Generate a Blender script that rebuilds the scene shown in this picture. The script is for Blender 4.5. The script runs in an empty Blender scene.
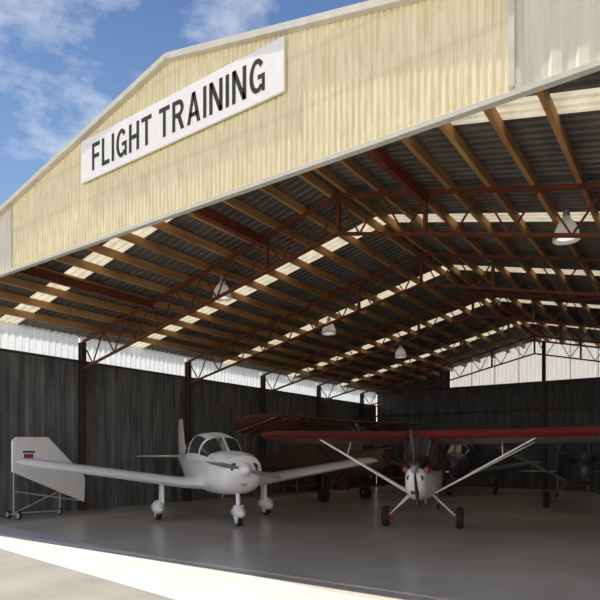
import bpy, math, random
from mathutils import Vector, Matrix
random.seed(4)
S=bpy.context.scene
COL=S.collection
try:
    S.view_settings.view_transform='Standard'
except Exception: pass

# ------------------------------------------------------------ materials
MATS={}
def mat(name,c,rough=0.6,metal=0.0,var=0.15,scale=6.0,stretch=(1,1,1),bump=0.0,spec=0.5,coat=0.0,c2=None):
    if name in MATS: return MATS[name]
    m=bpy.data.materials.new(name); m.use_nodes=True
    nt=m.node_tree; b=nt.nodes['Principled BSDF']
    tc=nt.nodes.new('ShaderNodeTexCoord'); mp=nt.nodes.new('ShaderNodeMapping')
    mp.inputs['Scale'].default_value=stretch
    nz=nt.nodes.new('ShaderNodeTexNoise'); nz.inputs['Scale'].default_value=scale; nz.inputs['Detail'].default_value=6
    nt.links.new(tc.outputs['Object'],mp.inputs['Vector']); nt.links.new(mp.outputs['Vector'],nz.inputs['Vector'])
    r=nt.nodes.new('ShaderNodeValToRGB')
    if c2 is None:
        a=[max(0,x*(1-var)) for x in c]; d=[min(1,x*(1+var)) for x in c]
    else: a=c; d=c2
    r.color_ramp.elements[0].position=0.32; r.color_ramp.elements[1].position=0.68
    r.color_ramp.elements[0].color=(*a,1); r.color_ramp.elements[1].color=(*d,1)
    nt.links.new(nz.outputs['Fac'],r.inputs['Fac']); nt.links.new(r.outputs['Color'],b.inputs['Base Color'])
    b.inputs['Roughness'].default_value=rough; b.inputs['Metallic'].default_value=metal
    b.inputs['Specular IOR Level'].default_value=spec
    b.inputs['Coat Weight'].default_value=coat
    if bump>0:
        bp=nt.nodes.new('ShaderNodeBump'); bp.inputs['Strength'].default_value=bump
        nt.links.new(nz.outputs['Fac'],bp.inputs['Height']); nt.links.new(bp.outputs['Normal'],b.inputs['Normal'])
    MATS[name]=m; return m

def translucent(name,c,c2,fac=0.6,scale=4,stretch=(1,1,1),bands=None,bstr=.14,p0=.3,p1=.7):
    m=bpy.data.materials.new(name); m.use_nodes=True
    nt=m.node_tree; nt.nodes.clear()
    o=nt.nodes.new('ShaderNodeOutputMaterial'); mx=nt.nodes.new('ShaderNodeMixShader')
    d=nt.nodes.new('ShaderNodeBsdfDiffuse'); t=nt.nodes.new('ShaderNodeBsdfTranslucent')
    tc=nt.nodes.new('ShaderNodeTexCoord'); mp=nt.nodes.new('ShaderNodeMapping'); mp.inputs['Scale'].default_value=stretch
    nz=nt.nodes.new('ShaderNodeTexNoise'); nz.inputs['Scale'].default_value=scale; nz.inputs['Detail'].default_value=9; nz.inputs['Roughness'].default_value=.65
    r=nt.nodes.new('ShaderNodeValToRGB')
    r.color_ramp.elements[0].position=p0; r.color_ramp.elements[1].position=p1
    r.color_ramp.elements[0].color=(*c,1); r.color_ramp.elements[1].color=(*c2,1)
    L=nt.links.new
    L(tc.outputs['Object'],mp.inputs['Vector']); L(mp.outputs['Vector'],nz.inputs['Vector']); L(nz.outputs['Fac'],r.inputs['Fac'])
    col=r.outputs['Color']
    if bands:
        sp=nt.nodes.new('ShaderNodeSeparateXYZ'); L(tc.outputs['Object'],sp.inputs['Vector'])
        ma=nt.nodes.new('ShaderNodeMath'); ma.operation='PINGPONG'; ma.inputs[1].default_value=bands/2
        L(sp.outputs['Z'],ma.inputs[0])
        lt=nt.nodes.new('ShaderNodeMapRange'); lt.inputs['From Min'].default_value=.06; lt.inputs['From Max'].default_value=0.0
        L(ma.outputs[0],lt.inputs['Value'])
        ml=nt.nodes.new('ShaderNodeMath'); ml.operation='MULTIPLY'; ml.inputs[1].default_value=bstr
        L(lt.outputs[0],ml.inputs[0])
        mm=nt.nodes.new('ShaderNodeMix'); mm.data_type='RGBA'; 
        L(ml.outputs[0],mm.inputs['Factor']); L(col,mm.inputs['A']); mm.inputs['B'].default_value=(0.40,0.33,0.18,1)
        col=mm.outputs['Result']
    L(col,d.inputs['Color']); L(col,t.inputs['Color'])
    mx.inputs['Fac'].default_value=fac
    L(d.outputs[0],mx.inputs[1]); L(t.outputs[0],mx.inputs[2]); L(mx.outputs[0],o.inputs['Surface'])
    MATS[name]=m; return m

M_face=translucent('facade_fibreglass',(0.76,0.66,0.41),(0.99,0.91,0.66),0.03,3.0,(6,1,.7),bands=0.62,bstr=.14)
M_facegrey=mat('facade_steel',(0.70,0.66,0.55),0.6,0,0.08,3,(6,1,.5))
M_sky=translucent('skylight_sheet',(0.48,0.43,0.32),(0.74,0.68,0.52),0.48,3,p0=.3,p1=.7)
M_clere=translucent('clerestory_sheet',(0.66,0.71,0.74),(0.82,0.87,0.89),0.65,3,(1,4,.4))
M_clereb=translucent('clerestory_back',(0.60,0.60,0.59),(0.74,0.74,0.73),0.75,3,(4,1,.4))
M_roof=mat('roof_sheet',(0.11,0.098,0.085),0.55,0.1,0.25,1.2,(2,1,1),c2=(0.20,0.178,0.15))
M_purlin=mat('timber_purlin',(0.40,0.20,0.07),0.7,0,0.3,1.6,(2,.5,2),c2=(0.66,0.37,0.15))
M_truss=mat('red_oxide_steel',(0.19,0.045,0.022),0.6,0,0.25,5)
M_post=mat('post_steel',(0.05,0.035,0.03),0.6,0,0.25,5)
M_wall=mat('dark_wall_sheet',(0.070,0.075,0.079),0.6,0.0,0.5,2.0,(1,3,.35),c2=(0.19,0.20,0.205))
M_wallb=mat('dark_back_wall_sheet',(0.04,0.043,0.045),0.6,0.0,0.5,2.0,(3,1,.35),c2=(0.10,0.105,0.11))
M_floor=mat('hangar_concrete',(0.50,0.45,0.38),0.24,0,0.2,0.5,bump=0.004,c2=(0.62,0.57,0.49))
M_apron=mat('pale_concrete',(0.45,0.45,0.43),0.8,0,0.1,1.5,bump=0.03,c2=(0.53,0.53,0.51))
M_ground=mat('apron_ground',(0.23,0.215,0.19),0.9,0,0.2,1.2,bump=0.02,c2=(0.29,0.275,0.245))
M_trim=mat('pale_trim',(0.60,0.58,0.50),0.5,0,0.08)
M_signw=mat('sign_white',(0.86,0.86,0.84),0.5,0,0.03)
M_letter=mat('sign_letter',(0.040,0.037,0.036),0.8,0,0.1,spec=.2)
M_white=mat('white_paint',(0.90,0.90,0.89),0.25,0,0.03,2,coat=0.3)
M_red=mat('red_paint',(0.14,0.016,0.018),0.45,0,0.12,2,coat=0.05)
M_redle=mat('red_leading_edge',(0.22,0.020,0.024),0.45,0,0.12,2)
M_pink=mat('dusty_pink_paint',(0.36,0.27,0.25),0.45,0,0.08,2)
M_redb=mat('red_bright',(0.60,0.03,0.03),0.35,0,0.1,2,coat=0.2)
M_emb=mat('emblem_red',(0.34,0.03,0.03),0.4,0,0.1,2)
M_brownred=mat('brown_red_fabric',(0.15,0.055,0.032),0.6,0,0.2,2,(1,6,1))
M_orange=mat('brown_body_fabric',(0.09,0.045,0.03),0.6,0,0.2,2)
M_darkp=mat('dark_blue_paint',(0.045,0.05,0.058),0.4,0,0.1,2)
M_greyp=mat('grey_paint',(0.42,0.43,0.44),0.35,0,0.1,2)
M_pale=mat('pale_grey_paint',(0.30,0.30,0.29),0.4,0,0.06,2)
M_midg=mat('mid_grey_paint',(0.10,0.105,0.11),0.5,0,0.08,2)
M_glass=mat('canopy_glass',(0.05,0.06,0.065),0.06,0,0.2,2,spec=0.9)
M_tyre=mat('tyre_rubber',(0.018,0.018,0.018),0.8,0,0.2)
M_metal=mat('bare_metal',(0.50,0.50,0.51),0.3,0.8,0.1)
M_black=mat('black_paint',(0.02,0.02,0.02),0.4,0,0.1)
M_lamp=translucent('lamp_enamel',(0.92,0.91,0.88),(0.97,0.96,0.93),0.5)
M_wood=mat('bench_wood',(0.22,0.12,0.055),0.7,0,0.3,5,(1,6,1))
M_brown=mat('brown_paint',(0.15,0.07,0.04),0.5,0,0.2)
M_dim=mat('dim_drum_paint',(0.10,0.045,0.035),0.5,0,0.2)
M_bulb=mat('lamp_diffuser',(0.9,0.88,0.82),0.5,0,0.05)
_b=M_bulb.node_tree.nodes['Principled BSDF']; _b.inputs['Emission Color'].default_value=(1,.95,.86,1); _b.inputs['Emission Strength'].default_value=.9  # faint glow added to brighten the shades; the lamps themselves are unlit

# ------------------------------------------------------------ helpers
def link(o,parent=None):
    COL.objects.link(o)
    if parent: o.parent=parent
    return o
class MB:
    def __init__(s): s.v=[]; s.f=[]
    def add(s,v,f):
        n=len(s.v); s.v+= [tuple(p) for p in v]; s.f+=[tuple(i+n for i in q) for q in f]; return s
    def box(s,c,d):
        x,y,z=c; a,b,e=d[0]/2,d[1]/2,d[2]/2
        v=[(x+i*a,y+j*b,z+k*e) for k in(-1,1) for j in(-1,1) for i in(-1,1)]
        return s.add(v,[(0,2,3,1),(4,5,7,6),(0,1,5,4),(2,6,7,3),(0,4,6,2),(1,3,7,5)])
    def beam(s,p,q,w,h,w2=None,h2=None):
        p=Vector(p);q=Vector(q);d=(q-p).normalized()
        up=Vector((0,0,1)) if abs(d.z)<0.95 else Vector((0,1,0))
        r=d.cross(up).normalized(); u=r.cross(d)
        w2=w if w2 is None else w2; h2=h if h2 is None else h2
        v=[]
        for P,a,b in((p,w,h),(q,w2,h2)):
            for i,j in((-1,-1),(1,-1),(1,1),(-1,1)): v.append(P+r*(a/2*i)+u*(b/2*j))
        return s.add(v,[(0,1,2,3),(7,6,5,4),(0,4,5,1),(1,5,6,2),(2,6,7,3),(3,7,4,0)])
    def tube(s,p,q,r0,r1=None,n=12):
        r1=r0 if r1 is None else r1
        p=Vector(p);q=Vector(q);d=(q-p).normalized()
        up=Vector((0,0,1)) if abs(d.z)<0.95 else Vector((0,1,0))
        r=d.cross(up).normalized(); u=r.cross(d)
        v=[]
        for P,a in((p,r0),(q,r1)):
            for i in range(n):
                t=2*math.pi*i/n; v.append(P+r*(a*math.cos(t))+u*(a*math.sin(t)))
        f=[(i,(i+1)%n,n+(i+1)%n,n+i) for i in range(n)]
        f+=[tuple(range(n-1,-1,-1)),tuple(range(n,2*n))]
        return s.add(v,f)
    def loft(s,rings,caps=True):
        n=len(rings[0]); v=[p for r in rings for p in r]; f=[]
        for k in range(len(rings)-1):
            for i in range(n):
                j=(i+1)%n; f.append((k*n+i,k*n+j,(k+1)*n+j,(k+1)*n+i))
        if caps: f+=[tuple(range(n-1,-1,-1)),tuple((len(rings)-1)*n+i for i in range(n))]
        return s.add(v,f)
    def lathe(s,prof,c,axis='z',n=28):
        rings=[]
        for r,h in prof:
            ring=[]
            for i in range(n):
                t=2*math.pi*i/n; a,b=r*math.cos(t),r*math.sin(t)
                ring.append({'z':(c[0]+a,c[1]+b,c[2]+h),'y':(c[0]+a,c[1]+h,c[2]+b),'x':(c[0]+h,c[1]+a,c[2]+b)}[axis])
            rings.append(ring)
        return s.loft(rings)
    def make(s,name,m,parent=None,smooth=False,bevel=0,weld=False):
        me=bpy.data.meshes.new(name); me.from_pydata(s.v,[],s.f); me.materials.append(m)
        import bmesh
        bm=bmesh.new(); bm.from_mesh(me)
        if weld: bmesh.ops.remove_doubles(bm,verts=bm.verts,dist=1e-5)
        bmesh.ops.recalc_face_normals(bm,faces=bm.faces); bm.to_mesh(me); bm.free()
        o=bpy.data.objects.new(name,me); link(o,parent)
        if smooth:
            for p in me.polygons: p.use_smooth=True
            try: me.set_sharp_from_angle(angle=math.radians(42))
            except Exception: pass
        if bevel:
            b=o.modifiers.new('bevel','BEVEL'); b.width=bevel; b.segments=2
        return o
def tag(o,label,cat,group=None,kind=None):
    o['label']=label; o['category']=cat
    if group: o['group']=group
    if kind: o['kind']=kind
    return o
def struct(o): o['kind']='structure'; return o
def empty(name,loc,rotz=0,scale=1):
    e=bpy.data.objects.new(name,None); link(e); e.location=loc; e.rotation_euler=(0,0,rotz); e.scale=(scale,)*3
    e.empty_display_size=0.3
    return e

# ------------------------------------------------------------ dimensions
D=5.38; BACK=28.4; WL=-14.7; RX=-5.96; WR=2*RX-WL
SL=0.23; RZ=7.06; HB=4.89
WT=4.30
def R(x): return RZ-SL*abs(x-RX)
TR=[9.85,14.0,18.15,22.3,26.45]

def corr(a0,a1,pitch,depth,fn):
    mb=MB(); v=[]
    offs=[(0,0),(.38,0),(.5,1),(.88,1)]
    pts=[]
    k=0
    while a0+k*pitch<a1:
        for t,o in offs:
            x=a0+(k+t)*pitch
            if x<a1: pts.append((x,o*depth))
        k+=1
    pts.append((a1,0))
    for x,o in pts:
        p,q=fn(x,o); v+=[p,q]
    f=[(2*i,2*i+2,2*i+3,2*i+1) for i in range(len(pts)-1)]
    mb.add(v,f); return mb

# facade
YL,YR=-10.05,-1.40
def ff(x,o): return (x,D-o,HB),(x,D-o,R(x)-.03)
o=corr(YL,YR,0.075,0.012,ff).make('wall_front',M_face); struct(o)
o=corr(WL,YL,0.11,0.010,ff).make('wall_front',M_facegrey); struct(o)
o=corr(YR,WR,0.22,0.010,ff).make('wall_front',M_facegrey); struct(o)
t=MB()
t.beam((WL-.15,D-.04,R(WL-.15)-.03),(RX,D-.04,RZ-.03),.10,.08).beam((RX,D-.04,RZ-.03),(WR+.15,D-.04,R(WR+.15)-.03),.10,.08)
struct(t.make('trim_1',M_trim))
struct(MB().box(((WL+WR)/2,D-.01,HB-.01),(WR-WL,.08,.05)).make('trim_2',M_trim))
struct(MB().box((YR,D-.035,(HB+R(YR))/2),(.05,.03,R(YR)-HB-.1)).make('trim_3',M_trim))
struct(MB().box((YL,D-.03,(HB+R(YL))/2),(.03,.02,R(YL)-HB-.1)).make('trim_4',M_trim))

# sign
se=empty('sign',(-5.93,D-.05,6.155)); tag(se,'white rectangular sign reading flight training in dark letters','sign')
MB().box((0,0,0),(3.94,.03,.64)).make('sign_board',M_signw,se,bevel=.004)
ST=.155
def q_(x0,y0,x1,y1): return [(x0,y0),(x1,y0),(x1,y1),(x0,y1)]
def arc(cx,cy,a,b,t0,t1,sx=ST,sy=ST,n=18):
    out=[]
    for i in range(n):
        A=math.radians(t0+(t1-t0)*i/n); B=math.radians(t0+(t1-t0)*(i+1)/n)
        out.append([(cx+a*math.cos(A),cy+b*math.sin(A)),(cx+a*math.cos(B),cy+b*math.sin(B)),(cx+(a-sx)*math.cos(B),cy+(b-sy)*math.sin(B)),(cx+(a-sx)*math.cos(A),cy+(b-sy)*math.sin(A))])
    return out
G={
'F':(.50,[q_(0,0,ST,1),q_(ST,1-ST,.50,1),q_(ST,.43,.46,.43+ST)]),
'L':(.48,[q_(0,0,ST,1),q_(ST,0,.48,ST)]),
'I':(ST,[q_(0,0,ST,1)]),
'G':(.62,arc(.31,.5,.31,.51,38,318)+[q_(.33,.38,.62,.38+.14),q_(.62-.13,.0,.62,.38)]),
'H':(.58,[q_(0,0,ST,1),q_(.58-ST,0,.58,1),q_(ST,.43,.58-ST,.43+ST)]),
'T':(.56,[q_(0,1-ST,.56,1),q_(.28-ST/2,0,.28+ST/2,1-ST)]),
'R':(.60,[q_(0,0,ST,1),q_(ST,1-ST,.30,1),q_(ST,.42,.30,.42+ST)]+arc(.30,.71,.27,.29,-90,90)+[[(.26,.42),(.42,.47),(.60,0),(.43,0)]]),
'A':(.64,[[(0,0),(.16,0),(.39,1),(.24,1)],[(.64,0),(.48,0),(.25,1),(.40,1)],q_(.14,.22,.50,.22+.14)]),
'N':(.60,[q_(0,0,ST,1),q_(.60-ST,0,.60,1),[(0,1),(.165,1),(.60,0),(.435,0)]]),
}
txt='FLIGHT TRAINING'; gap=.125; x=0; pos=[]
for ch in txt:
    if ch==' ': x+=.26; continue
    pos.append((ch,x)); x+=G[ch][0]+gap
tot=x-gap; sx=3.38/tot; sy=.41
for ch,x0 in pos:
    m=MB()
    for p in G[ch][1]:
        m.add([((x0+a)*sx-1.69,-.0165,(b-.5)*sy) for a,b in p],[(0,1,2,3)])
    # keep every stroke's face turned outwards
    o=m.make('letter',M_letter,se)

# roof sheets + skylights
SK=[7.75,11.9,16.05,20.2,24.35]; SW=0.52
segs=[];c=D+.02
for s in SK:
    segs.append((c,s-SW/2,0)); segs.append((s-SW/2,s+SW/2,1)); c=s+SW/2
segs.append((c,BACK+.1,0))
wn=1
for a,b,k in segs:
    for side in(0,1):
        if side==0: f=lambda y,o:((WL-.15,y,R(WL-.15)+o),(RX,y,RZ+o))
        else: f=lambda y,o:((RX,y,RZ+o),(WR+.15,y,R(WR+.15)+o))
        m=corr(a,b,0.19,0.03,f)
        if k: o=m.make('window_%d'%wn,M_sky); wn+=1
        else: o=m.make('ceiling',M_roof)
        struct(o)
# purlins
n=12
for side in(-1,1):
    for i in range(n):
        x=RX+side*(0.18+i*(7.95-.18)/(n-1))
        o=MB().box((x,(D+.1+BACK)/2,R(x)-.10),(.07,BACK-D-.15,.17)).make('purlin',M_purlin)
        tag(o,'warm brown timber roof purlin running the length of the hangar','roof beam','timber roof purlins')
# trusses
def truss(y):
    e=empty('roof_truss',(RX,y,0)); tag(e,'rust-red steel lattice roof truss spanning the hangar','roof truss','steel roof trusses')
    def T(dx): return RZ-SL*abs(dx)-.23
    def B(dx): return RZ-SL*abs(dx)-1.0
    hw=8.60
    MB().beam((-hw,0,T(hw)),(0,0,T(0)),.06,.07).beam((0,0,T(0)),(hw,0,T(hw)),.06,.07).make('top_chord',M_truss,e)
    MB().beam((-hw,0,B(hw)),(0,0,B(0)),.06,.06).beam((0,0,B(0)),(hw,0,B(hw)),.06,.06).make('bottom_chord',M_truss,e)
    N=9
    for s in(-1,1):
        for i in range(N):
            a=s*hw*i/N; b=s*hw*(i+1)/N; mid=(a+b)/2
            MB().beam((a,0,T(a)),(mid,0,B(mid)),.03,.03).make('web_member',M_truss,e)
            MB().beam((mid,0,B(mid)),(b,0,T(b)),.03,.03).make('web_member',M_truss,e)
        MB().box((s*1.85,0,(T(1.85)+B(1.85))/2),(.07,.07,.8)).make('web_member',M_truss,e)
    MB().box((0,0,(T(0)+B(0))/2),(.07,.07,.8)).make('web_member',M_truss,e)
for y in TR: truss(y)
# columns
for y in TR:
    for x in(WL+.12,WR-.12):
        o=MB().box((x,y,2.42),(.14,.06,4.84)).box((x-.07,y,2.42),(.02,.16,4.84)).box((x+.07,y,2.42),(.02,.16,4.84)).make('steel_column',M_post)
        tag(o,'dark steel wall column under a roof truss','column','steel wall columns')
# first bay longitudinal beams
for dx in(-5.5,-1.85,1.85,5.5):
    x=RX+dx; z=R(x)-.36
    o=MB().box((x,7.65,z+.09),(.10,4.25,.02)).box((x,7.65,z-.09),(.10,4.25,.02)).box((x,7.65,z),(.03,4.25,.17)).make('steel_girder',M_truss)
    tag(o,'deep red-brown steel girder tying the front frame to a truss','girder','steel tie girders')

# walls
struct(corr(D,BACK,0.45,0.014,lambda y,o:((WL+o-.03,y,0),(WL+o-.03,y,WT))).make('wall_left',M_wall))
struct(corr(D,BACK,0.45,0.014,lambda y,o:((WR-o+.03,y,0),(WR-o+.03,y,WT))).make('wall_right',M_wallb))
ed=[D]+TR+[BACK]
for i in range(len(ed)-1):
    for x,sg in((WL,1),(WR,-1)):
        o=corr(ed[i]+.02,ed[i+1]-.02,0.19,0.03,lambda y,o:((x+sg*(o-.03),y,WT+.02),(x+sg*(o-.03),y,R(x)+.02))).make('window_%d'%wn,M_clere); wn+=1; struct(o)
struct(MB().box((WL+.07,(D+BACK)/2,WT),(.08,BACK-D,.05)).make('trim_5',M_post))
struct(MB().box((WR-.07,(D+BACK)/2,WT),(.08,BACK-D,.05)).make('trim_6',M_post))
BS=5.0; BX=-10.5; BX2=2*RX-BX
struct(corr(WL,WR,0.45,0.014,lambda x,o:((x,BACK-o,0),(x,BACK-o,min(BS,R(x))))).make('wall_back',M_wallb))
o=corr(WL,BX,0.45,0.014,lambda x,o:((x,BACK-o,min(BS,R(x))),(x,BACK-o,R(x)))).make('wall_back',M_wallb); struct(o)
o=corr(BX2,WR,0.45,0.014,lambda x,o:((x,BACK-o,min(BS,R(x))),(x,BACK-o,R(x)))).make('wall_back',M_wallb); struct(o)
cuts=[BX+i*(BX2-BX)/8 for i in range(9)]
for a,b in zip(cuts[:-1],cuts[1:]):
    o=corr(a+.015,b-.015,0.19,0.03,lambda x,o:((x,BACK-o,BS),(x,BACK-o,R(x)+.02))).make('window_%d'%wn,M_clereb); wn+=1; struct(o)
for i,c_ in enumerate(cuts[1:-1]):
    struct(MB().box((c_,BACK-.03,(BS+R(c_))/2),(.03,.05,R(c_)-BS)).make('trim_%d'%(10+i),M_greyp))
struct(MB().box((RX,BACK-.09,BS),(WR-WL,.10,.10)).make('trim_7',M_post))
struct(MB().box((RX,BACK-.09,3.75),(WR-WL,.10,.08)).make('trim_8',M_post))
struct(MB().box((RX,BACK-.11,3.45),(.16,.12,6.9)).make('trim_9',M_post))

# floors
def poly(name,pts,m,z=0):
    mb=MB(); mb.add([(x,y,z) for x,y in pts],[tuple(range(len(pts)))]); return mb.make(name,m)
UL=(WL,6.85); UR=(WR,5.03); LL=(WL,5.68); LR=(WR,3.38)
struct(poly('floor',[UL,UR,(WR,BACK),(WL,BACK)],M_floor))
o=poly('floor_apron',[LL,LR,UR,UL],M_apron); struct(o)
o=MB()
B=60
o.add([(-B,-B,0),(B,-B,0),(B,3.38,0),(WR,3.38,0),(WL,5.68,0),(-B,5.68,0)],[(0,1,2,3,4,5)])
o.add([(-B,5.68,0),(WL,5.68,0),(WL,B,0),(-B,B,0)],[(0,1,2,3)])
o.add([(WR,3.38,0),(B,3.38,0),(B,B,0),(WR,B,0)],[(0,1,2,3)])
struct(o.make('floor_ground',M_ground))

# lamps
def lamp(x,y):
    zt=R(x)-.02; zb=5.68
    e=empty('pendant_lamp',(x,y,zb)); tag(e,'bell-shaped pale high-bay lamp hanging from the roof','lamp','high-bay lamps')
    MB().lathe([(.0,.34),(.07,.34),(.08,.28),(.13,.24),(.20,.10),(.235,-.06),(.24,-.10),(.22,-.10),(.19,.08),(.11,.20),(.0,.22)],(0,0,0)).make('lamp_shade',M_lamp,e,True)
    MB().lathe([(.0,.46),(.06,.46),(.065,.33),(0,.33)],(0,0,0)).make('lamp_housing',M_greyp,e,True)
    if zt-zb>.46: MB().tube((0,0,.44),(0,0,zt-zb),.012).make('stem',M_black,e)
    MB().lathe([(0,.16),(.10,.10),(.16,.0),(.16,-.05),(0,-.08)],(0,0,0)).make('bulb',M_bulb,e,True)
for x,y in((-9.97,10.75),(-10,15.9),(-10,21.4),(-2.03,11.5)): lamp(x,y)

# ------------------------------------------------------------ aircraft helpers
def ring(x,zc,hw,hh,e=2.5,n=32):
    r=[]
    for i in range(n):
        t=2*math.pi*i/n; c,s=math.cos(t),math.sin(t)
        r.append((x,hw*math.copysign(abs(c)**(2/e),c),zc+hh*math.copysign(abs(s)**(2/e),s)))
    return r
AF=[(1,.004),(.75,.04),(.5,.068),(.3,.078),(.15,.066),(.05,.04),(0,0),(.05,-.028),(.15,-.04),(.3,-.042),(.5,-.036),(.75,-.02),(1,-.004)]
AFL=[(.10,.058),(.05,.044),(.015,.022),(-.004,0),(.015,-.020),(.05,-.033),(.10,-.040)]
def foil(le,chord,th=1.0,tilt=0,vert=False,prof=AF):
    r=[]
    for u,w in prof:
        dx=-u*chord; dn=w*chord*th
        if vert: r.append((le[0]+dx,le[1]+(dn),le[2]))
        else: r.append((le[0]+dx,le[1],le[2]+dn-u*chord*math.sin(tilt)))
    return r
def wheel(parent,x,y,z,r,w,hubm,name='wheel'):
    e=bpy.data.objects.new(name,None); link(e,parent); e.location=(x,y,z)
    MB().lathe([(r*.5,-w*.42),(r*.8,-w*.5),(r*.95,-w*.35),(r,0),(r*.95,w*.35),(r*.8,w*.5),(r*.5,w*.42)],(0,0,0),'y').make('tyre',M_tyre,e,True)
    MB().lathe([(0,-w*.60),(r*.2,-w*.60),(r*.28,-w*.48),(r*.62,-w*.56),(r*.66,-w*.40),(r*.66,w*.40),(r*.62,w*.56),(r*.28,w*.48),(r*.2,w*.60),(0,w*.60)],(0,0,0),'y').make('hub',hubm,e,True)
    return e
def prop(parent,x,z,rad,ang,m,spm,sr=.155,cw=1.0):
    e=bpy.data.objects.new('propeller',None); link(e,parent); e.location=(x,0,z); e.rotation_euler=(ang,0,0)
    for s in(-1,1):
        rr=[]
        for t,ch,tw in((.06,.07,.9),(.25,.13,.7),(.6,.15,.45),(.9,.11,.3),(1,.04,.28)):
            c=ch*cw; q=[]
            for u,v in((-.5,0),(-.2,.16),(.2,.14),(.5,0),(.2,-.08),(-.2,-.08)):
                a=u*c; b=v*c*.8
                q.append((b*math.cos(tw)+a*math.sin(tw), (a*math.cos(tw)-b*math.sin(tw))*s, s*t*rad))
            rr.append(q)
        MB().loft(rr).make('blade',m,e,True)
    k=sr/.155
    MB().lathe([(0,.26*k),(.06*k,.23*k),(.11*k,.15*k),(.15*k,.04*k),(.155*k,-.06),(0,-.06)],(0,0,0),'x').make('spinner',spm,e,True)
def canopy(parent,rings,glassf,mf,mg):
    n=16; pts=[]
    for x,hw,zb,zt in rings:
        pts.append([(x,hw*math.copysign(abs(math.cos(math.pi*i/n))**.75,math.cos(math.pi*i/n)),zb+(zt-zb)*abs(math.sin(math.pi*i/n))**.8) for i in range(n+1)])
    g=MB();f=MB()
    for k in range(len(pts)-1):
        for i in range(n):
            q=[pts[k][i],pts[k][i+1],pts[k+1][i+1],pts[k+1][i]]
            (g if glassf(k,i) else f).add(q,[(0,1,2,3)])
    for b_,nm,m in((g,'window_glass',mg),(f,'cabin_frame',mf)):
        if b_.f: b_.make(nm,m,parent,True,weld=True)

def lowwing(loc,hd,label,MW,MF,span=4.55,finz=2.75,pang=1.35,tailhalf=1.4,scale=1,pm=None,spm=None):
    e=empty('light_aircraft',loc,hd,scale); tag(e,label,'airplane')
    MB().loft([ring(2.45,1.24,.24,.21,2.2),ring(2.36,1.23,.42,.36,2.4),ring(2.1,1.20,.52,.46),ring(1.5,1.19,.58,.51),ring(.8,1.19,.61,.52,2.8),ring(-.8,1.23,.59,.49,2.8),ring(-1.8,1.32,.45,.38),ring(-3,1.43,.25,.25,2.2),ring(-4.0,1.52,.10,.14,2.2),ring(-4.25,1.54,.03,.08,2)]).make('fuselage',MF,e,True)
    rg=[(1.36,.50,1.52,1.62),(1.27,.52,1.50,1.68),(.76,.585,1.45,2.03),(.64,.59,1.45,2.08),(.1,.60,1.45,2.18),(-.32,.60,1.45,2.19),(-.45,.60,1.45,2.19),(-1.02,.54,1.45,2.08),(-1.15,.52,1.45,2.05),(-1.75,.38,1.48,1.82),(-2.2,.27,1.52,1.66)]
    def gf(k,i):
        if k==0 or k in(2,5,7,9): return False
        if k==1: return i not in(0,15)
        if k in(3,4): return i in(1,2,3,4,11,12,13,14)
        if k in(6,8): return i in(1,2,3,4,5,10,11,12,13,14)
        return False
    canopy(e,rg,gf,MF,M_glass)
    MB().beam((1.31,0,1.67),(.74,0,2.05),.05,.02).make('windscreen_post',MF,e)
    for s in(-1,1):
        MB().loft([foil((1.15,s*.40,.88),2.25,1.25),foil((.90,s*.95,.90),1.85,1.15),foil((.82,s*(span-.35),.90+.12*(span-.35)),1.5,1.05),foil((.74,s*(span-.1),.905+.12*(span-.1)),1.25,.9),foil((.50,s*span,.92+.12*span),.75,.5)]).make('wing',MW,e,True)
        MB().loft([foil((-3.35,s*.08,1.55),.85,.7),foil((-3.5,s*(tailhalf-.12),1.56),.62,.7),foil((-3.62,s*tailhalf,1.56),.35,.5)]).make('tailplane',MW,e,True)
        g=MB().tube((0,s*1.32,.98),(0,s*1.36,.22),.06,.05).beam((-.12,s*1.33,.75),(-.06,s*1.36,.3),.03,.05).make('main_landing_gear',MF,e,True)
        MB().box((0.02,s*1.34,.62),(.28,.09,.46)).make('gear_door',MF,g,bevel=.02)
        wheel(g,0,s*1.42,.19,.19,.14,spm or M_white)
        MB().loft([ring(.40,.26,.04,.04,2,16),ring(.24,.29,.125,.14,2,16),ring(0,.30,.155,.18,2,16),ring(-.32,.28,.12,.13,2,16),ring(-.55,.25,.03,.03,2,16)]).make('wheel_fairing',MF,g,True).location=(0,s*1.42,.02)
    MB().loft([foil((-3.0,0,1.58),1.25,.6,vert=True),foil((-3.45,0,2.0),.9,.6,vert=True),foil((-3.75,0,finz-.05),.58,.6,vert=True),foil((-3.85,0,finz),.4,.4,vert=True)]).make('tail_fin',MF,e,True)
    g=MB().tube((1.93,0,.95),(2.0,0,.42),.05).beam((2.0,.09,.45),(2.02,.09,.18),.03,.05).beam((2.0,-.09,.45),(2.02,-.09,.18),.03,.05).box((2.0,0,.45),(.08,.22,.05)).make('nose_landing_gear',MF,e,True)
    wheel(g,2.02,0,.17,.17,.12,spm or M_white)
    MB().loft([ring(.34,.27,.03,.03,2,16),ring(.20,.29,.11,.12,2,16),ring(0,.31,.135,.15,2,16),ring(-.28,.28,.10,.10,2,16),ring(-.45,.26,.02,.02,2,16)]).make('wheel_fairing',MF,g,True).location=(2.02,0,.03)
    for s in(-1,1):
        MB().lathe([(0,.02),(.085,.02),(.1,0),(.085,-.05),(0,-.05)],(2.42,s*.22,1.33),'x',20).make('air_intake',M_black,e,True)
    MB().lathe([(0,.02),(.075,.02),(.085,0),(.07,-.05),(0,-.05)],(2.40,0,1.00),'x',20).make('landing_light',M_metal,e,True)
    prop(e,2.47,1.28,.88,pang,pm or M_black,MF,cw=.8)
    MB().tube((1.6,-.2,.76),(1.45,-.22,.60),.03).make('exhaust_pipe',M_metal,e)
    return e

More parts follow.
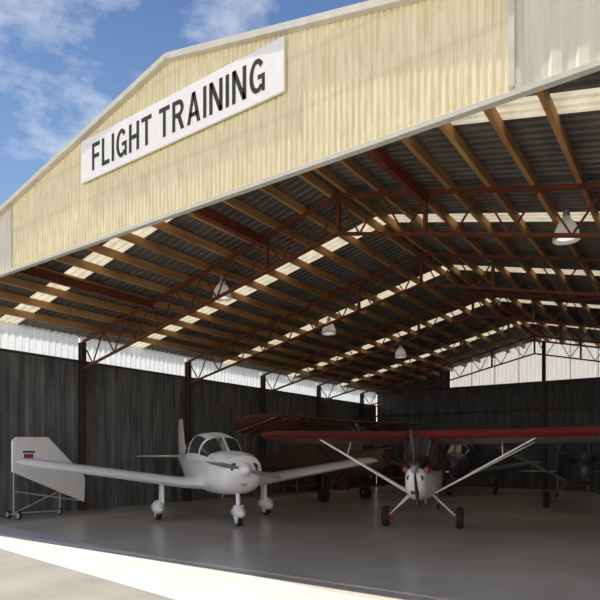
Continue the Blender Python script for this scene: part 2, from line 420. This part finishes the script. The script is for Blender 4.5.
def highwing(loc,hd,label,MW,MF,MC,span=4.6,scale=1,tilt=.13,pang=.3,strut=None,tl=4.35,spm=None,th=1.0,dh=.025,gy=.80,hub=None,cover=None,sy_=2.65,cw=.5,wl=None,ribs=False,wr=.24,zr=2.06,sk=1.0,cheek=None):
    e=empty('high_wing_aircraft',loc,hd,scale); tag(e,label,'airplane')
    strut=strut or M_white
    k=tl/4.35
    MB().loft([ring(1.37,1.07,.05,.08,2),ring(1.35,1.07,.13,.19,2.3),ring(1.27,1.06,.19,.29,2.5),ring(1.1,1.05,.225,.35,2.6),ring(.6,1.04,.27,.39,2.6),ring(.25,1.06,.33,.43,2.6),ring(-.9,1.08,.37,.43,2.8),ring(-2*k,1.02,.29,.34,2.6),ring(-3.3*k,.88,.15,.21,2.4),ring(-tl,.78,.05,.12,2)]).make('fuselage',MF,e,True)
    rg=[(.80,.26,1.30,1.50),(.74,.30,1.28,1.56),(.40,.37,1.25,zr-.02),(.28,.38,1.25,zr),(-.50,.39,1.25,zr),(-.60,.39,1.25,zr-.02),(-1.25,.36,1.22,zr-.14),(-1.35,.35,1.22,zr-.2),(-2.2,.24,1.15,1.42)]
    canopy(e,rg,lambda kk,i:(kk==1 and i not in(0,15)) or (kk in(3,5) and (i in(1,2,3,12,13,14))),MC,M_glass)
    for s in(-1,1):
        MB().beam((.77,s*.24,1.47),(.40,s*.33,zr-.08),.03,.03).make('windscreen_post',MC,e)
    MB().beam((.78,0,1.56),(.41,0,zr-.02),.025,.02).make('windscreen_post',MC,e)
    def sec(y,le,ch,t_=1,prof=AF): return foil((le,y,zr+dh*abs(y)),ch,t_*th,tilt,prof=prof)
    for s in(-1,1):
        mw=MW; lm=None
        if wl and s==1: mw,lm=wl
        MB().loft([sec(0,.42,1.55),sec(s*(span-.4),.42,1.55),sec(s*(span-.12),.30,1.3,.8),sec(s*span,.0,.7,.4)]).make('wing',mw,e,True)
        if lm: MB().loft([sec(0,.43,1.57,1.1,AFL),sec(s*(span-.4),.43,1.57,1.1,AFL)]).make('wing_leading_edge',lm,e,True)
        if ribs:
            for j in range(1,9):
                y=s*span*j/9; zz=zr+dh*abs(y)
                MB().beam((.36,y,zz-.055),(-1.05,y,zz-1.42*math.sin(tilt)-.03),.04,.03).make('wing_rib',M_wood,e)
    sy_=min(sy_,span*.62)
    for s in(-1,1):
        MB().beam((.15,s*.30,.78),(.10,s*sy_,zr+dh*sy_-.02-.3*math.sin(tilt)),.075*sk,.03*sk).make('wing_strut',strut,e)
        MB().beam((-.15,s*.30,.78),(-.75,s*sy_,zr+dh*sy_-1.15*math.sin(tilt)-.02),.055*sk,.025*sk).make('wing_strut',strut,e)
        MB().beam((.1,s*sy_*.7,1.58),(-.3,s*sy_*.7,zr-.7*math.sin(tilt)),.022,.022).make('wing_strut',strut,e)
        g=MB().beam((.02,s*.20,.76),(.0,s*(gy-.08),wr+.03),.11,.045,.07,.03).beam((.3,s*.2,.80),(.03,s*(gy-.12),wr+.06),.025,.025).make('main_landing_gear',strut,e)
        wheel(g,0,s*gy,wr,wr,.16,hub or M_redb)
        MB().tube((0,s*(gy-.1),wr+.01),(0,s*(gy+.04),wr),.025).make('axle',M_metal,g)
        MB().loft([foil((-3.55*k,s*.05,.92),.85,.5),foil((-3.65*k,s*1.05,.92),.65,.5),foil((-3.8*k,s*1.25,.92),.35,.4)]).make('tailplane',MW,e,True)
        MB().lathe([(0,.02),(.05,.02),(.065,0),(.06,-.06),(0,-.06)],(1.33,s*.10,1.14),'x',20).make('air_intake',M_black,e,True)
        if cheek: MB().loft([ring(1.22,1.30,.05,.05,2,16),ring(1.05,1.31,.09,.08,2,16),ring(.5,1.34,.08,.07,2,16)]).make('cowl_side_panel',cheek,e,True).location=(0,s*.20,0)
    MB().loft([foil((-3.2*k,0,.98),1.25,.5,vert=True),foil((-3.7*k,0,1.5),.8,.5,vert=True),foil((-3.95*k,0,1.82),.42,.4,vert=True)]).make('tail_fin',MW,e,True)
    g=MB().beam((-tl+.25,0,.76),(-tl-.05,0,.2),.05,.03).make('tail_wheel_leg',M_metal,e); wheel(g,-tl-.08,0,.1,.10,.06,M_metal)
    MB().box((1.31,0,.88),(.08,.16,.12)).make('lower_intake',M_black,e,bevel=.02)
    for s in(-1,1):
        MB().lathe([(0,.13),(.06,.13),(.07,.10),(.055,.085),(.07,.07),(.055,.055),(.07,.04),(.055,.02),(.07,0),(0,0)],(1.0,s*.22-(.13 if s<0 else 0),1.40),'y',16).make('engine_cylinder',M_black,e,True)
    MB().loft([ring(1.28,1.38,.06,.07,2,20),ring(1.22,1.40,.15,.13,2.2,20),ring(1.05,1.42,.20,.16,2.3,20),ring(.75,1.43,.25,.18,2.5,20)]).make('engine_cover',cover or M_black,e,True)
    prop(e,1.42,1.32,.80,pang,M_black,spm or M_greyp,.08,cw)
    MB().tube((.85,.12,.82),(.7,.15,.60),.03).make('exhaust_pipe',M_metal,e)
    return e

lowwing((-10.19,10.70,0),math.radians(-31),'white low-wing light aircraft parked on the hangar floor',M_white,M_white,pm=M_metal)
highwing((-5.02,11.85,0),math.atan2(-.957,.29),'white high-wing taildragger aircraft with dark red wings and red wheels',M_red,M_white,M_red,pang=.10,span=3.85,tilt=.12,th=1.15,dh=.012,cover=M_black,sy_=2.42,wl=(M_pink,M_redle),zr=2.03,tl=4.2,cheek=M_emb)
highwing((-10.2,17.3,0),math.atan2(-.2,.98),'large brown-red high-wing aircraft parked behind the smaller ones',M_brownred,M_orange,M_orange,span=3.0,scale=1.37,tilt=.22,pang=.9,strut=M_orange,dh=.02,hub=M_tyre,spm=M_black,ribs=True,wr=.18,th=.7,zr=2.0)
highwing((-3.0,18.7,0),math.atan2(-.95,.3),'high-wing aircraft with grey wings and a darker grey body',M_pale,M_darkp,M_darkp,span=4.1,scale=1.08,tilt=.12,pang=1.2,strut=M_midg,hub=M_midg,cover=M_darkp,zr=2.0,spm=M_darkp)
lowwing((-8.3,23.6,0),math.atan2(-.99,.14),'dark grey low-wing aircraft parked before the back wall',M_midg,M_darkp,span=3.2,finz=2.3,pang=.4,tailhalf=1.2,spm=M_midg)

# white tail section on stand
e=empty('tail_section',(-13.95,7.45,0)); tag(e,'white aircraft tail section with red emblem on a wheeled stand','aircraft part')
pp=[(0,1.18),(.0,1.95),(.1,2.05),(.95,2.07),(2.0,1.05),(2.05,.95),(2.02,.30)]
m=MB(); n=len(pp)
m.add([(-.04,a,b) for a,b in pp]+[(.04,a,b) for a,b in pp],[tuple(range(n-1,-1,-1)),tuple(range(n,2*n))]+[(i,(i+1)%n,n+(i+1)%n,n+i) for i in range(n)])
m.make('fin_panel',M_white,e,bevel=.02)
MB().box((.047,.41,1.57),(.012,.24,.11)).make('emblem',M_emb,e)
MB().box((.047,.42,1.68),(.012,.32,.045)).make('emblem',M_black,e)
MB().tube((0,.05,1.2),(0,.05,.12),.02).tube((0,.05,.7),(0,1.9,.35),.02).tube((0,.05,.15),(0,1.3,.12),.02).tube((0,1.3,.12),(0,1.3,.65),.02).tube((-.3,.05,.12),(.3,.05,.12),.02).tube((0,.05,.15),(0,1.3,.65),.015).make('stand_frame',M_greyp,e)
wheel(e,-.25,.05,.11,.11,.06,M_greyp); wheel(e,.25,.05,.11,.11,.06,M_greyp); wheel(e,0,1.3,.1,.10,.05,M_greyp)

# clutter by left/back wall
def bench(x,y):
    e=empty('workbench',(x,y,0)); tag(e,'wooden workbench against the dark hangar wall','workbench')
    MB().box((0,0,.88),(.8,2.2,.06)).make('bench_top',M_wood,e,bevel=.01)
    for i in(-1,1):
        for j in(-1,1): MB().box((i*.33,j*1.0,.425),(.08,.08,.85)).make('leg',M_wood,e)
    MB().box((0,0,.3),(.66,2.0,.04)).make('shelf',M_wood,e)
bench(-14.1,20.4)
def drum(x,y,m):
    e=MB().lathe([(0,0),(.28,0),(.29,.02),(.28,.04),(.28,.29),(.295,.31),(.28,.33),(.28,.56),(.295,.58),(.28,.60),(.28,.84),(.29,.86),(.28,.88),(.26,.87),(0,.87)],(0,0,0)).make('oil_drum',m,None,True)
    e.location=(x,y,0); tag(e,'dull brown steel oil drum standing by the wall','drum','oil drums by the wall')
drum(-14.1,17.2,M_dim); drum(-14.0,22.35,M_brown); drum(-13.35,22.45,M_dim)
def wingframe(x,y,h,rz=0):
    e=empty('wing_frame',(x,y,0),rz); tag(e,'bare brown wooden aircraft wing frame standing on edge','wing frame','stored wing frames')
    MB().box((0,0,.04),(.06,3.4,.08)).box((0,0,h),(.06,3.4,.08)).box((0,0,h*.55),(.05,3.4,.05)).make('spar',M_wood,e)
    for i in range(12):
        MB().box((0,-1.65+i*.3,h/2),(.10,.03,h)).make('rib',M_brown,e)
wingframe(-14.2,25.2,1.75); wingframe(-13.7,25.5,1.5)
e=empty('tool_cabinet',(-12.2,27.6,0)); tag(e,'brown steel tool cabinet with drawers at the back wall','cabinet')
MB().box((0,0,.7),(1.0,.6,1.2)).make('body',M_brown,e,bevel=.01)
for i in range(4):
    d=MB().box((0,-.31,.3+i*.27),(.92,.03,.24)).make('drawer',M_dim,e,bevel=.005)
    MB().box((0,-.34,.38+i*.27),(.6,.03,.03)).make('handle',M_metal,d)
for i in(-.4,.4):
    for j in(-.2,.2): MB().tube((i-.02,j,.05),(i+.02,j,.05),.05).make('castor',M_tyre,e)

# ------------------------------------------------------------ light
v=Vector((-.45,-.10,1))
sd=bpy.data.lights.new('sun','SUN'); sd.energy=6.8; sd.angle=.009; sd.color=(1,.94,.84)
so=bpy.data.objects.new('sun',sd); COL.objects.link(so); so.rotation_euler=v.to_track_quat('Z','Y').to_euler()
w=bpy.data.worlds.new('sky'); S.world=w; w.use_nodes=True; nt=w.node_tree; nt.nodes.clear()
L=nt.links.new
o=nt.nodes.new('ShaderNodeOutputWorld'); bg=nt.nodes.new('ShaderNodeBackground'); tc=nt.nodes.new('ShaderNodeTexCoord')
sp=nt.nodes.new('ShaderNodeSeparateXYZ'); L(tc.outputs['Generated'],sp.inputs[0])
r=nt.nodes.new('ShaderNodeValToRGB'); L(sp.outputs['Z'],r.inputs['Fac'])
cr=r.color_ramp; cr.elements[0].position=0; cr.elements[0].color=(2.0,1.75,1.45,1); cr.elements[1].position=.75; cr.elements[1].color=(.045,.10,.27,1)
x=cr.elements.new(.35); x.color=(.20,.33,.56,1)
mp=nt.nodes.new('ShaderNodeMapping'); mp.inputs['Scale'].default_value=(1,1,2.2); mp.inputs['Location'].default_value=(.3,.1,0)
nz=nt.nodes.new('ShaderNodeTexNoise'); nz.inputs['Scale'].default_value=2.6; nz.inputs['Detail'].default_value=9; nz.inputs['Roughness'].default_value=.6
L(tc.outputs['Generated'],mp.inputs[0]); L(mp.outputs[0],nz.inputs['Vector'])
r2=nt.nodes.new('ShaderNodeValToRGB'); r2.color_ramp.elements[0].position=.47; r2.color_ramp.elements[1].position=.72; L(nz.outputs['Fac'],r2.inputs['Fac'])
mx=nt.nodes.new('ShaderNodeMix'); mx.data_type='RGBA'; L(r2.outputs['Color'],mx.inputs['Factor']); L(r.outputs['Color'],mx.inputs['A']); mx.inputs['B'].default_value=(.88,.88,.9,1)
L(mx.outputs['Result'],bg.inputs['Color']); bg.inputs['Strength'].default_value=1.35; L(bg.outputs[0],o.inputs[0])

# ------------------------------------------------------------ camera
cd=bpy.data.cameras.new('camera'); cam=bpy.data.objects.new('camera',cd); COL.objects.link(cam)
cam.location=(0,0,1.6); cam.rotation_euler=(math.radians(90),0,math.radians(35.06))
cd.sensor_width=36; cd.lens=34.2; cd.shift_y=155/600; cd.clip_end=500
S.camera=cam
